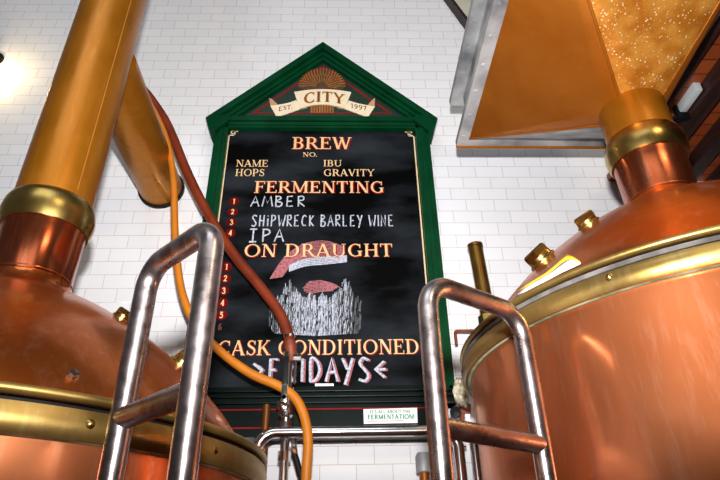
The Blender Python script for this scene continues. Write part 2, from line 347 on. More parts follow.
def glyph(ch, S=0.17, T=0.07):
    """roman capital of height 1: list of polygons and its advance"""
    P = []
    def rect(x0, x1, y0, y1): P.append([(x0, y0), (x1, y0), (x1, y1), (x0, y1)])
    def stem(x, y0=0.0, y1=1.0): rect(x-S/2, x+S/2, y0, y1)
    def thin(x, y0=0.0, y1=1.0): rect(x-T/2, x+T/2, y0, y1)
    def ser(x, y, w=0.15):
        rect(x-w, x+w, y, y+0.05) if y < 0.5 else rect(x-w, x+w, y-0.05, y)
    def para(x0, y0, x1, y1, wx): P.append([(x0-wx/2, y0), (x0+wx/2, y0), (x1+wx/2, y1), (x1-wx/2, y1)])
    def A(*a): P.extend(arc(*a, S, T))
    def tick(x, y0, y1): P.append([(x-0.03, y0), (x+0.02, y0), (x+0.02, y1), (x-0.03, y1)])
    adv = 0.8
    if ch == 'A':
        para(0.12, 0, 0.42, 1, T*1.3); para(0.76, 0, 0.42, 1, S*1.1); rect(0.22, 0.64, 0.30, 0.30+T); ser(0.12, 0, 0.13); ser(0.77, 0, 0.14); adv = 0.90
    elif ch == 'B':
        stem(0.2); ser(0.16, 0, 0.13); ser(0.16, 1, 0.13)
        rect(0.2, 0.42, 1-T, 1); rect(0.2, 0.42, 0.5, 0.5+T); rect(0.2, 0.42, 0, T)
        A(0.42, 0.75, 0.16, 0.25-T/2, -90, 90); A(0.42, 0.27, 0.21, 0.27-T/2, -90, 90); adv = 0.78
    elif ch == 'C':
        A(0.50, 0.5, 0.36, 0.47, 50, 310); tick(0.75, 0.66, 0.97); tick(0.75, 0.05, 0.28); adv = 0.88
    elif ch == 'D':
        stem(0.2); ser(0.16, 0, 0.13); ser(0.16, 1, 0.13); rect(0.2, 0.42, 1-T, 1); rect(0.2, 0.42, 0, T)
        A(0.42, 0.5, 0.36, 0.5-T/2, -90, 90); adv = 0.95
    elif ch in 'EF':
        stem(0.2); ser(0.16, 0, 0.14); ser(0.16, 1, 0.13); rect(0.2, 0.66, 1-T, 1); tick(0.65, 0.76, 1)
        rect(0.2, 0.52, 0.49, 0.49+T); tick(0.52, 0.40, 0.64); adv = 0.72
        if ch == 'E': rect(0.2, 0.68, 0, T); tick(0.69, 0, 0.25); adv = 0.78
    elif ch == 'G':
        A(0.50, 0.5, 0.36, 0.47, 50, 300); tick(0.76, 0.66, 0.97); stem(0.75, 0.05, 0.42); ser(0.75, 0.40, 0.14); adv = 0.95
    elif ch == 'H':
        stem(0.2); stem(0.74)
        for x in (0.2, 0.74): ser(x, 0); ser(x, 1)
        rect(0.2, 0.74, 0.48, 0.48+T); adv = 0.95
    elif ch == 'I':
        stem(0.2); ser(0.2, 0); ser(0.2, 1); adv = 0.42
    elif ch == 'K':
        stem(0.2); ser(0.2, 0); ser(0.2, 1); para(0.30, 0.42, 0.70, 0.97, T*1.4); para(0.40, 0.55, 0.76, 0, S*1.15); ser(0.70, 1, 0.12); ser(0.78, 0, 0.13); adv = 0.90
    elif ch == 'L':
        stem(0.2); ser(0.2, 0); ser(0.2, 1); rect(0.2, 0.66, 0, T); tick(0.67, 0, 0.27); adv = 0.72
    elif ch == 'M':
        thin(0.17); stem(0.92); para(0.17, 1, 0.53, 0.05, S); para(0.53, 0.05, 0.90, 1, T*1.3)
        ser(0.17, 0, 0.12); ser(0.12, 1, 0.10); ser(0.92, 0, 0.15); ser(0.95, 1, 0.12); adv = 1.12
    elif ch == 'N':
        thin(0.18); thin(0.76); para(0.2, 1, 0.74, 0, S*1.1); ser(0.18, 0, 0.13); ser(0.14, 1, 0.11); ser(0.76, 1, 0.13); adv = 0.93
    elif ch == 'O':
        A(0.50, 0.5, 0.38, 0.47, 0, 360); adv = 1.0
    elif ch == 'P':
        stem(0.2); ser(0.2, 0); ser(0.16, 1, 0.13); rect(0.2, 0.42, 1-T, 1); rect(0.2, 0.42, 0.42, 0.42+T); A(0.42, 0.71, 0.20, 0.29-T/2, -90, 90); adv = 0.74
    elif ch == 'R':
        stem(0.2); ser(0.2, 0); ser(0.16, 1, 0.13); rect(0.2, 0.42, 1-T, 1); rect(0.2, 0.46, 0.46, 0.46+T); A(0.42, 0.73, 0.19, 0.27-T/2, -90, 90)
        para(0.44, 0.48, 0.76, 0, S*1.1); ser(0.79, 0, 0.11); adv = 0.86
    elif ch == 'S':
        c = cat2([(0.58, 0.80), (0.48, 0.94), (0.32, 0.96), (0.19, 0.84), (0.20, 0.68), (0.36, 0.55), (0.52, 0.43), (0.59, 0.25), (0.50, 0.08), (0.32, 0.04), (0.15, 0.20)], 4)
        n = len(c); P.extend(ribbon(c, [T+(S*1.05-T)*math.exp(-((i/(n-1)-0.5)/0.22)**2) for i in range(n)]))
        tick(0.59, 0.72, 0.97); tick(0.14, 0.03, 0.30); adv = 0.70
    elif ch == 'T':
        stem(0.40); ser(0.40, 0); rect(0.06, 0.74, 1-T, 1); tick(0.08, 0.74, 1); tick(0.73, 0.74, 1); adv = 0.80
    elif ch == 'U':
        stem(0.2, 0.32); thin(0.74, 0.32); P.extend(arc(0.47, 0.33, 0.27, 0.30, 180, 360, (S+T)/2, T)); ser(0.2, 1); ser(0.74, 1, 0.12); adv = 0.93
    elif ch == 'V':
        para(0.12, 1, 0.43, 0, S*1.1); para(0.43, 0, 0.72, 1, T*1.3); ser(0.12, 1, 0.13); ser(0.73, 1, 0.12); adv = 0.84
    elif ch == 'W':
        para(0.12, 1, 0.37, 0, S); para(0.37, 0, 0.60, 1, T*1.3); para(0.56, 1, 0.82, 0, S); para(0.82, 0, 1.06, 1, T*1.3)
        ser(0.12, 1, 0.12); ser(0.57, 1, 0.12); ser(1.07, 1, 0.11); adv = 1.18
    elif ch == 'Y':
        para(0.12, 1, 0.42, 0.45, S); para(0.42, 0.45, 0.72, 1, T*1.3); stem(0.42, 0, 0.48); ser(0.42, 0); ser(0.12, 1, 0.13); ser(0.73, 1, 0.12); adv = 0.82
    elif ch == '1':
        stem(0.35); ser(0.35, 0, 0.17); para(0.14, 0.80, 0.33, 0.98, 0.10); adv = 0.6
    elif ch == '2':
        P.extend(ribbon(cat2([(0.12, 0.74), (0.22, 0.93), (0.40, 0.94), (0.52, 0.76), (0.44, 0.50), (0.14, 0.08)], 5), (S+T)/1.8)); rect(0.08, 0.60, 0, T*1.8); adv = 0.68
    elif ch == '3':
        P.extend(ribbon(cat2([(0.12, 0.80), (0.26, 0.95), (0.46, 0.90), (0.48, 0.66), (0.30, 0.54)], 5), (S+T)/1.8))
        P.extend(ribbon(cat2([(0.30, 0.54), (0.52, 0.46), (0.55, 0.18), (0.36, 0.04), (0.10, 0.16)], 5), (S+T)/1.8)); adv = 0.68
    elif ch == '4':
        stem(0.46); para(0.10, 0.28, 0.46, 1, T*1.5); rect(0.06, 0.64, 0.24, 0.24+T*1.4); ser(0.46, 0, 0.14); adv = 0.70
    elif ch == '5':
        rect(0.18, 0.56, 1-T*1.8, 1); thin(0.20, 0.52, 1); P.extend(ribbon(cat2([(0.19, 0.56), (0.38, 0.62), (0.54, 0.44), (0.50, 0.14), (0.30, 0.03), (0.10, 0.14)], 5), (S+T)/1.8)); adv = 0.68
    elif ch == '6':
        A(0.36, 0.30, 0.20, 0.27, 0, 360); P.extend(ribbon(cat2([(0.17, 0.34), (0.20, 0.68), (0.36, 0.90), (0.54, 0.98)], 5), S*0.8)); adv = 0.70
    elif ch == '9':
        A(0.36, 0.70, 0.20, 0.27, 0, 360); P.extend(ribbon(cat2([(0.55, 0.66), (0.52, 0.34), (0.36, 0.10), (0.18, 0.02)], 5), S*0.8)); adv = 0.70
    elif ch == '7':
        rect(0.10, 0.60, 1-T*1.6, 1); para(0.28, 0, 0.56, 1, S*0.85); tick(0.11, 0.76, 1); adv = 0.66
    elif ch == '.':
        P.append([(0.1+0.09*math.cos(a*PI/4), 0.09+0.09*math.sin(a*PI/4)) for a in range(8)]); adv = 0.26
    elif ch == "'":
        para(0.10, 0.68, 0.12, 1, 0.10); adv = 0.22
    elif ch == '!':
        para(0.14, 0.28, 0.14, 1, S*0.9); P.append([(0.14+0.09*math.cos(a*PI/4), 0.09+0.09*math.sin(a*PI/4)) for a in range(8)]); adv = 0.30
    elif ch == ' ':
        adv = 0.42
    return P, adv
def text_polys(txt, x0, x1, z, h, S=0.17, T=0.07, grow=0.0, dx=0.0, dz=0.0, warp=None):
    total = sum(glyph(c)[1] for c in txt); k = (x1-x0)/total; out = []; x = 0
    for c in txt:
        P, adv = glyph(c, S+grow, T+grow)
        for poly in P:
            q = []
            for a, b in poly:
                X = x0+(x+a)*k+dx*h; Z = z+b*h+dz*h
                if warp: X, Z = warp(X, Z)
                q.append((X, Z))
            out.append(q)
        x += adv
    return out
def raise_polys(name, polys, yback, thick, mat, parent, jitter=0.00005):
    mb = MB()
    for i, q in enumerate(polys): mb.prism(q, yback-thick-jitter*(i % 9), yback)
    return mb.build(name, mat, parent, smooth=False)

# ================================================================ SETTING
structure(MB().box((-5.2, WALL, FLOOR), (5.2, WALL+0.15, 5.6)).build('wall_back', 'tile', smooth=False))
structure(MB().box((-5.2, -4.0, FLOOR-0.12), (5.2, WALL+0.15, FLOOR)).build('floor', 'quarry', smooth=False))
# the low timber ceiling on the right: planks on dark beams that run to the wall
CEIL = 2.00
structure(MB().box((1.56, 0.6, CEIL), (4.6, WALL, CEIL+0.04)).build('ceiling', 'plank', smooth=False))
for i in range(5):
    x0 = 1.475+0.218*i
    structure(MB().box((x0, 0.6, CEIL-0.08), (x0+0.078, WALL if i else 2.42, CEIL)).build('trim_%d' % (i+1), 'wood_dark', smooth=False, bevel=0.006))
# sloping cream plaster soffit with its dark edge, high on the wall beyond the duct
structure(MB().prism([(0.615, 3.98), (1.9, 3.98), (1.9, 2.9), (1.02, 2.9), (0.843, 3.374)], WALL-0.06, WALL).build('trim_6', 'olive', smooth=False))
structure(MB().prism([(0.600, 3.98), (0.615, 3.98), (0.858, 3.37), (1.05, 2.9), (1.02, 2.9), (0.835, 3.37)], WALL-0.075, WALL-0.002).build('trim_7', 'wood_dark', smooth=False))

# ================================================================ COPPER STILLS
DOME_R, DOME_H = 0.715, 0.49
def dome_z(r): return DOME_H*max(0.0, 1-(r/DOME_R)**1.65)**(1/1.2)
def dome_point(ax, hb, phi, r):
    """point on the dome and its outward normal; phi in degrees, 0 = +x"""
    p = math.radians(phi); e = 0.004
    z = dome_z(r); sl = (dome_z(r+e)-dome_z(r-e))/(2*e)
    n = Vector((-sl*math.cos(p), -sl*math.sin(p), 1)).normalized()
    return Vector((ax[0]+r*math.cos(p), ax[1]+r*math.sin(p), hb+z)), n
def still(ax, hb, ncol, label, plugs, studs, strip):
    x, y = ax; base = Vector((x, y, FLOOR))
    t = thing('copper_still', base, label, 'still')
    MB().lathe([(0.0, FLOOR), (0.70, FLOOR), (0.70, FLOOR+0.10), (0.75, FLOOR+0.10), (0.75, hb-0.084)], (x, y, 0), seg=128).build('body', 'body', t)
    MB().lathe([(0.752, hb-0.0895), (0.756, hb-0.0895), (0.760, hb-0.0880), (0.755, hb-0.086)], (x, y, 0), seg=128, close=True).build('band_edge', 'verdigris', t)
    MB().lathe([(0.745, hb-0.088), (0.768, hb-0.088), (0.776, hb-0.075), (0.778, hb-0.055), (0.772, hb-strip-0.005), (0.740, hb-strip)], (x, y, 0), seg=128, close=True).build('band', 'bandbrass', t)
    MB().lathe([(0.735, hb-0.035), (0.744, hb-0.035), (0.744, hb-0.012), (0.735, hb-0.012)], (x, y, 0), seg=128, close=True).build('gasket', 'black', t)
    if strip > 0.03: MB().lathe([(0.74, hb-0.040), (0.771, hb-0.039), (0.771, hb-0.028), (0.74, hb-0.027)], (x, y, 0), seg=128, close=True).build('sealing_strip', 'strip', t)
    prof = [(0.765+0.0125*math.cos(a), hb-0.0125+0.0095*math.sin(a)) for a in [2*PI*k/16 for k in range(16)]]
    MB().lathe(prof, (x, y, 0), seg=160, close=True).build('rim', 'bandbrass', t)
    # dome with its swept shoulder up into the neck
    pr = [(0.752, hb-0.02), (0.752, hb-0.004), (DOME_R+0.012, hb-0.002)]
    for i in range(60):
        r = DOME_R*math.cos(PI/2*i/60)
        if r < 0.150: break
        pr.append((r, hb+dome_z(r)))
    r1, z1 = pr[-1]; zn = hb+DOME_H+0.035
    for k in range(1, 9):
        u = k/8; pr.append((0.124+(r1-0.124)*(1-u)**2.2, z1+(zn-z1)*u))
    zt = hb+ncol-0.045
    MB().lathe(pr, (x, y, 0), seg=128).build('dome', 'dome', t)
    MB().lathe([(0.127, zn-0.012), (0.123, zn), (0.125, zt-0.03), (0.131, zt), (0.131, zt+0.01)], (x, y, 0), seg=72).build('neck', 'neck', t)
    col = [(0.118, zt-0.005), (0.134, zt-0.008), (0.141, zt+0.012), (0.146, zt+0.045), (0.142, zt+0.078), (0.134, zt+0.098), (0.126, zt+0.105), (0.118, zt+0.105)]
    MB().lathe(col, (x, y, 0), seg=72, close=True).build('collar', 'brass', t)
    for phi in studs:
        p = math.radians(phi); d = Vector((math.cos(p), math.sin(p), 0))
        MB().lathe([(0.009, 0), (0.009, 0.003), (0.005, 0.007), (0.0, 0.008)], Vector((x, y, hb-0.058))+d*0.774, d, 14).build('rivet', 'brass', t)
    for phi, r, sc in plugs:
        c, n = dome_point(ax, hb, phi, r)
        pl = MB().lathe([(0.046*sc, -0.012), (0.046*sc, 0.004*sc), (0.042*sc, 0.008*sc), (0.040*sc, 0.008*sc), (0.040*sc, 0.02*sc)], c, n, 28).build('plug', 'brass', t)
        MB().lathe([(0.042*sc, 0.018*sc), (0.045*sc, 0.022*sc), (0.045*sc, 0.040*sc), (0.038*sc, 0.046*sc), (0.0, 0.046*sc)], c, n, 6).build('hex_nut', 'brass', pl)
    return t
AL, HL, NL = (-0.985, 1.672), 0.320, 0.752
AR, HR, NR = (1.154, 1.691), 0.641, 0.742
STL = still(AL, HL, NL, 'copper still with brass bands under the round brown flue', [(-14, 0.355, 0.62), (-4, 0.520, 0.80)], [-47.5, -24.5, 22], 0.029)
STR = still(AR, HR, NR, 'copper still with brass bands under the square brown hood', [(-167, 0.540, 1.0), (-155, 0.420, 0.80)], [-135.5, -100], 0.038)
c, n = dome_point(AL, HL, -49.5, 0.690)
bt = MB().lathe([(0.013, -0.004), (0.013, 0.005), (0.010, 0.006), (0.010, 0.014), (0.0, 0.015)], c, n, 6).build('hex_bolt', 'chrome', STL)

# ---------------------------------------------------------------- round flue over the left still
zf = HL+NL+0.060
fl = thing('flue_pipe', (AL[0], AL[1], zf), 'round brown copper flue rising from the collar with a side branch into the wall', 'flue')
MB().lathe([(0.117, zf), (0.124, zf), (0.124, 4.4), (0.117, 4.4)], (AL[0], AL[1], 0), seg=72, close=True).build('pipe', 'flue', fl)
p0 = Vector((AL[0], AL[1], 1.60)); p1 = at(162, 190, WALL-0.003)
p0.z = p1.z-0.02
d = (p1-p0).normalized()
MB().tube([p0+d*0.09, p1], 0.116, 48).build('branch', 'flue', fl)
MB().lathe([(0.112, 0), (0.126, 0), (0.126, 0.022), (0.112, 0.022)], p1-d*0.022, d, 48, close=True).build('rim_shadow_ring', 'black', fl)  # black ring added for the dark gap and shadow where branch meets wall
MB().tube([(AL[0]+0.105, AL[1]-0.066, zf+0.02), (AL[0]+0.105, AL[1]-0.066, 4.39)], 0.0035, 8).build('seam', 'flue', fl)

# ---------------------------------------------------------------- square hood over the right still
zh = HR+NR+0.050
hd = thing('copper_hood', (AR[0], AR[1], zh), 'tapering square brown copper hood with grey steel flanges', 'hood')
ZJ, ZT = 1.600, 1.874
MB().lathe([(0.117, zh), (0.123, zh), (0.123, ZJ+0.03), (0.117, ZJ+0.03)], (AR[0], AR[1], 0), seg=72, close=True).build('neck_pipe', 'flue', hd)
X0, X1, Y0, Y1 = 0.630, 1.415, 0.93, 2.18
ring = [(AR[0]+0.121*math.cos(math.radians(a)), AR[1]+0.121*math.sin(math.radians(a)), ZJ+0.0) for a in range(0, 360, 5)]
def face(corner_a, corner_b, a0, a1):
    mb = MB(); pts = [ring[(a//5) % 72] for a in range(a0, a1+1, 5)]
    n = len(pts); mid = n//2
    A, B = Vector((*corner_a, ZT)), Vector((*corner_b, ZT))
    vs = [Vector(p) for p in pts] + [A, B]
    fs = [(i, i+1, n) for i in range(mid)] + [(mid, n+1, n)] + [(i, i+1, n+1) for i in range(mid, n-1)]
    return mb.add(vs, fs)
def panel(name, mb, mat):
    o = mb.build(name, mat, hd, smooth=False)
    s = o.modifiers.new('sheet', 'SOLIDIFY'); s.thickness = 0.003; s.offset = 1
    return o
panel('side_panel', face((X0, Y1), (X0, Y0), 135, 225), 'hood')
panel('side_panel', face((X0, Y0), (X1, Y0), 225, 315), 'speckle')
panel('side_panel', face((X1, Y0), (X1, Y1), 315, 405), 'hood')
panel('side_panel', face((X1, Y1), (X0, Y1), 45, 135), 'galv')  # far copper panel coloured grey to imitate the white wall reflected in it
for cx, cy, a in ((X0, Y0, 225), (X0, Y1, 135)):
    MB().tube([ring[a//5], (cx, cy, ZT)], 0.006, 10).build('seam', 'hood', hd)
def flange(z0, z1, wd, name='flange'):
    mb = MB()
    a, b, c, d2 = X0-wd, X1+wd, Y0-wd, Y1+wd
    for lo, hi in (((a, c, z0), (X0, d2, z0+0.008)), ((X1, c, z0), (b, d2, z0+0.008)), ((X0, c, z0), (X1, Y0, z0+0.008)), ((X0, Y1, z0), (X1, d2, z0+0.008))): mb.box(lo, hi)
    for lo, hi in (((a, c, z0+0.008), (a+0.006, d2, z1)), ((b-0.006, c, z0+0.008), (b, d2, z1)), ((a, c, z0+0.008), (b, c+0.006, z1)), ((a, d2-0.006, z0+0.008), (b, d2, z1))): mb.box(lo, hi)
    return mb.build(name, 'galv', hd, smooth=False)
fa = flange(ZT, ZT+0.035, 0.055)
fb = flange(2.150, 2.185, 0.060)
mb = MB()
mb.box((X0, Y0, ZT+0.006), (X0+0.005, Y1, 2.36)); mb.box((X1-0.005, Y0, ZT+0.006), (X1, Y1, 2.36)); mb.box((X0, Y0, ZT+0.006), (X1, Y0+0.005, 2.36)); mb.box((X0, Y1-0.005, ZT+0.006), (X1, Y1, 2.36))
mb.box((X0, Y0, 2.355), (X1, Y1, 2.36)); mb.build('duct', 'galv', hd, smooth=False)
MB().box((X0-0.055, Y1+0.0555, ZT-0.012), (X1+0.055, Y1+0.0615, ZT+0.03)).build('lip', 'flue', hd, smooth=False)
for i in range(9):
    yy = Y0+0.03+i*(Y1-Y0)/8.3
    for z, f in ((ZT-0.004, fa), (2.146, fb)):
        MB().lathe([(0.010, 0), (0.010, 0.005), (0.0, 0.006)], (X0-0.030, yy, z+0.004), (0, 0, -1), 6).build('bolt', 'galv', f)

# ================================================================ MENU BOARD
PB = 2.635                                           # face of the black panel
FB = 2.600                                           # face of the green frame
bc = at(322, 436, 2.6)
BD = thing('menu_board', (bc.x, WALL, 0.55), 'tall green framed black menu board with a gabled top, lettered and chalked', 'sign')
def P2(px, py, y): v = at(px, py, y); return (v.x, v.z)
XL, XR = P2(215, 131, FB)[0], P2(429, 132, FB)[0]
XLI, XRI = P2(227.3, 135, FB)[0], P2(415.8, 135, FB)[0]
ZHEAD, ZHB = P2(320, 118, FB)[1], P2(320, 127.4, FB)[1]
ZS = P2(320, 386, FB)[1]; ZSB = P2(320, 402, 2.56)[1]; ZB = P2(320, 436, 2.58)[1]
MB().box((XL+0.02, PB, ZS-0.02), (XR-0.02, WALL, ZHEAD)).build('panel', 'slate', BD, smooth=False)
for a, b in ((XL, XLI), (XRI, XR)):
    mb = MB().box((a, FB, ZSB), (b, WALL, ZHEAD))
    m0 = (a+b)/2; mb.box((m0-0.012, FB-0.010, ZSB), (m0+0.012, FB+0.001, ZHEAD))
    mb.build('stile', 'green', BD, smooth=False, bevel=0.003)
mb = MB().box((XL, FB, ZHB), (XR, WALL, ZHEAD)); h3 = (ZHEAD-ZHB)
mb.box((XLI-0.02, FB-0.018, ZHB+h3*0.55), (XRI+0.02, FB, ZHEAD)); mb.box((XLI, FB-0.008, ZHB+h3*0.18), (XRI, FB, ZHB+h3*0.5))
mb.build('head_rail', 'green', BD, smooth=False, bevel=0.003)
mb = MB(); zz = ZS
for i, (fr, y) in enumerate(((0.25, 2.600), (0.12, 2.575), (0.22, 2.588), (0.12, 2.560), (0.29, 2.572))):
    hh = (ZS-ZSB)*fr; mb.box((XL-0.004, y, zz-hh), (XR+0.004, WALL, zz)); zz -= hh
mb.build('sill', 'darkgreen', BD, smooth=False, bevel=0.003)
PX0, PX1 = XL+0.03, P2(444, 415, 2.585)[0]
MB().box((PX0, 2.585, ZB), (PX1, WALL, ZSB)).build('plinth', 'darkgreen', BD, smooth=False, bevel=0.003)
for py in (409.0, 427.2):
    z = P2(320, py, 2.585)[1]; MB().box((PX0+0.01, 2.5835, z-0.0028), (PX1-0.01, 2.586, z+0.0028)).build('red_line', 'red', BD, smooth=False)
# gable
def lerp(a, b, t): return (a[0]+(b[0]-a[0])*t, a[1]+(b[1]-a[1])*t)
tipL, tipR, apex = (205.4, 117.2), (437.9, 117.9), (322.8, 41.5)
inL, inR, inA = (236.0, 116.0), (409.0, 116.2), (323.0, 59.0)
for tip, inn, s in ((tipL, inL, 1), (tipR, inR, -1)):
    mb = MB(); cuts = (0.0, 0.34, 0.42, 0.72, 1.0); ys = (2.565, 2.575, 2.590, 2.606)
    botm = (tip[0]+s*3.5, 127.0)
    for i in range(4):
        a, b = cuts[i], cuts[i+1]; y = ys[i]
        o0, o1 = lerp(tip, inn, a), lerp(tip, inn, b); q0, q1 = lerp(apex, inA, a), lerp(apex, inA, b)
        mb.prism([P2(*o0, y), P2(*q0, y), P2(*q1, y), P2(*o1, y)], y, WALL)
    mb.build('raking_cornice', 'green', BD, smooth=False, bevel=0.003)
    y = 2.568
    e = [P2(*tip, y), P2(tip[0]+s*3.6, 130.0, y), P2(tip[0]+s*9.5, 130.0, y), P2(tip[0]+s*24.5, 118.5, y), P2(tip[0]+s*22, 113.5, y)]
    MB().prism(e, y, WALL).build('eave_block', 'green', BD, smooth=False, bevel=0.002)
YT = 2.630
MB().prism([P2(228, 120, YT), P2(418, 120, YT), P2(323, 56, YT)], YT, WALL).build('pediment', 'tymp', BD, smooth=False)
tri = [(252.6, 113.6), (392.0, 113.8), (323.0, 66.2)]
mb = MB(); cen = (323.0, 99.0)
for i in range(3):
    a, b = tri[i], tri[(i+1) % 3]; k = 0.045
    a2, b2 = lerp(a, cen, k), lerp(b, cen, k); mb.prism([P2(*q, YT) for q in (a, b, b2, a2)], YT-0.002, YT)
mb.build('red_border', 'red', BD, smooth=False)
# wheat sheaf: a fan of painted ears and a bundle of straws
def Z8(X, Y): return (250+X/4.8, 60+Y/4.8)
shf = [Z8(345+112*math.cos(a), 126-84*math.sin(a)*(1 if math.sin(a) > 0 else 0.32)) for a in [2*PI*i/36 for i in range(36)]]
sheaf = MB().prism([P2(*q, YT) for q in shf], YT-0.0015, YT)
sheaf.prism([P2(*Z8(*q), YT) for q in ((290, 160), (400, 160), (392, 256), (286, 256))], YT-0.0015, YT)
sheaf = sheaf.build('wheat_sheaf', 'wheatdark', BD, smooth=False)
mb = MB()
for rr in (0.98, 0.86, 0.74, 0.61, 0.48, 0.34):
    cnt = int(6+rr*17)
    for i in range(cnt):
        a = PI*(i+0.5*(int(rr*50) % 2))/cnt
        if a > PI: continue
        X, Y = 345+108*rr*math.cos(a), 132-88*rr*math.sin(a); ca, sa = math.cos(a), -math.sin(a)
        L, W = 9.0, 2.5
        q = [Z8(X+ca*L*u-sa*W*v, Y+sa*L*u+ca*W*v) for u, v in ((-1, 0), (-0.4, 1), (0.4, 0.9), (1, 0), (0.4, -0.9), (-0.4, -1))]
        mb.prism([P2(*p, YT) for p in q], YT-0.0035, YT)
for i in range(9):
    X = 294+i*12.5; q = [Z8(X, 150), Z8(X+8, 150), Z8(X+7+(i-4)*0.3, 255), Z8(X-1+(i-4)*0.3, 255)]
    mb.prism([P2(*p, YT) for p in q], YT-0.003, YT)
mb.build('ear', 'wheat', sheaf, smooth=False)
# ribbon banner in three folds
ban = MB()
def curve(a, m, b, n=12):
    return [((1-t)**2*a[0]+2*t*(1-t)*m[0]+t*t*b[0], (1-t)**2*a[1]+2*t*(1-t)*m[1]+t*t*b[1]) for t in [i/n for i in range(n+1)]]
def strip(mb, top, bot, y0, y1):
    for i in range(len(top)-1): mb.prism([P2(*Z8(*q), y0) for q in (top[i], top[i+1], bot[i+1], bot[i])], y0, y1)
strip(ban, curve((212, 153), (348, 126), (486, 154)), curve((238, 232), (345, 192), (455, 232)), YT-0.008, YT)
strip(ban, curve((97, 218), (170, 214), (222, 192)), curve((127, 272), (200, 252), (243, 233)), YT-0.005, YT)
strip(ban, curve((474, 194), (530, 214), (600, 222)), curve((452, 233), (510, 254), (566, 274)), YT-0.005, YT)
ban = ban.build('banner', 'banner', BD, smooth=False)
mb = MB()
for q in (((238, 228), (272, 212), (274, 230), (240, 236)), ((455, 228), (420, 212), (418, 230), (452, 236)), ((92, 184), (106, 190), (132, 214), (98, 219)), ((600, 184), (588, 192), (566, 216), (598, 222))):
    mb.prism([P2(*Z8(*p), YT-0.003) for p in q], YT-0.0065, YT)
mb.build('fold', 'bannerback', ban, smooth=False)
def px_text(name, txt, pl, pr, yb, yt, y, mat, parent, thick=0.0015, S=0.17, T=0.07, grow=0, dx=0, dz=0, warp=None):
    a = at(pl, yb, y); b = at(pr, yb, y); cc = at((pl+pr)/2, yb, y); t = at((pl+pr)/2, yt, y); h = t.z-cc.z
    return raise_polys(name, text_polys(txt, a.x, b.x, (a.z+b.z)/2, h, S, T, grow, dx, dz, warp), y, thick, mat, parent)
def arch(xc, k, tilt=0.0):
    return lambda X, Z: (X, Z-k*(X-xc)**2+tilt*(X-xc))
YB = YT-0.008
xc = at(323.3, 95, YB).x
px_text('lettering', 'CITY', 303.2, 344.5, 101.8, 91.6, YB, 'ochre', ban, 0.0010, 0.19, 0.08, 0.05, 0, 0, arch(xc, 1.5))
px_text('lettering', 'CITY', 303.2, 344.5, 101.8, 91.6, YB, 'brownink', ban, 0.0018, 0.15, 0.06, 0, 0, 0, arch(xc, 1.5))
YE = YT-0.005
px_text('lettering', 'EST.', 278.3, 292.5, 110.0, 105.8, YE, 'brownink', ban, 0.0012, 0.16, 0.08, 0, 0, 0, arch(at(285, 108, YE).x, 0, 0.26))
px_text('lettering', '1997', 350.0, 366.8, 109.2, 104.8, YE, 'brownink', ban, 0.0012, 0.16, 0.08, 0, 0, 0, arch(at(358, 108, YE).x, 0, -0.26))
# gold line with notched, scrolled corners
g0, g1 = P2(232.0, 128.7, PB), P2(410.5, 130, PB)
gx0, gx1 = P2(228.7, 139, PB)[0], P2(413.8, 137, PB)[0]
gz1 = P2(320, 128.9, PB)[1]; gz0 = P2(320, 384.5, PB)[1]; nt = 0.052; lw = 0.0075
mb = MB()
def gl(ax_, az_, bx_, bz_): mb.box((min(ax_, bx_)-lw/2, PB-0.0015, min(az_, bz_)-lw/2), (max(ax_, bx_)+lw/2, PB, max(az_, bz_)+lw/2))
gl(gx0+nt, gz1, gx1-nt, gz1); gl(gx0, gz0, gx0, gz1-nt); gl(gx1, gz0, gx1, gz1-nt)
for gx, s in ((gx0, 1), (gx1, -1)):
    gl(gx+s*nt, gz1, gx+s*nt, gz1-nt*0.45); gl(gx+s*nt, gz1-nt*0.45, gx+s*nt*0.62, gz1-nt*0.45); gl(gx, gz1-nt, gx+s*nt*0.62, gz1-nt); gl(gx+s*nt*0.62, gz1-nt, gx+s*nt*0.62, gz1-nt*0.45)
    for q in arc(gx+s*nt*0.40, gz1-nt*0.55, 0.011, 0.011, 0, 300, 0.006, 0.006, 12): mb.prism(q, PB-0.0015, PB)
mb.build('gold_line', 'gold', BD, smooth=False)
# sign-painted lettering: (text, left, right, baseline, cap line, shaded)
for txt, pl, pr, yb, yt, sh in (
        ('BREW', 291.5, 351.7, 149.2, 137.4, 2), ('NO.', 302.5, 317.6, 156.8, 152.6, 0),
        ('NAME', 235.6, 268.2, 166.8, 160.2, 0), ('HOPS', 234.8, 264.5, 176.2, 169.2, 0),
        ('IBU', 323.0, 342.2, 166.6, 160.2, 0), ('GRAVITY', 323.2, 374.6, 176.2, 169.4, 0),
        ('FERMENTING', 253.6, 384.8, 193.0, 181.4, 2), ('ON DRAUGHT', 243.2, 393.4, 256.8, 244.0, 1), ('CASK CONDITIONED', 216.4, 420.4, 354.8, 340.0, 1)):
    if sh:
        px_text('letter_shading', txt, pl, pr, yb, yt, PB, 'red', BD, 0.0010, 0.15, 0.06, 0.10 if sh == 2 else 0.06, 0.03, -0.04)
    px_text('lettering', txt, pl, pr, yb, yt, PB, 'cream', BD, 0.0020, 0.145, 0.06)
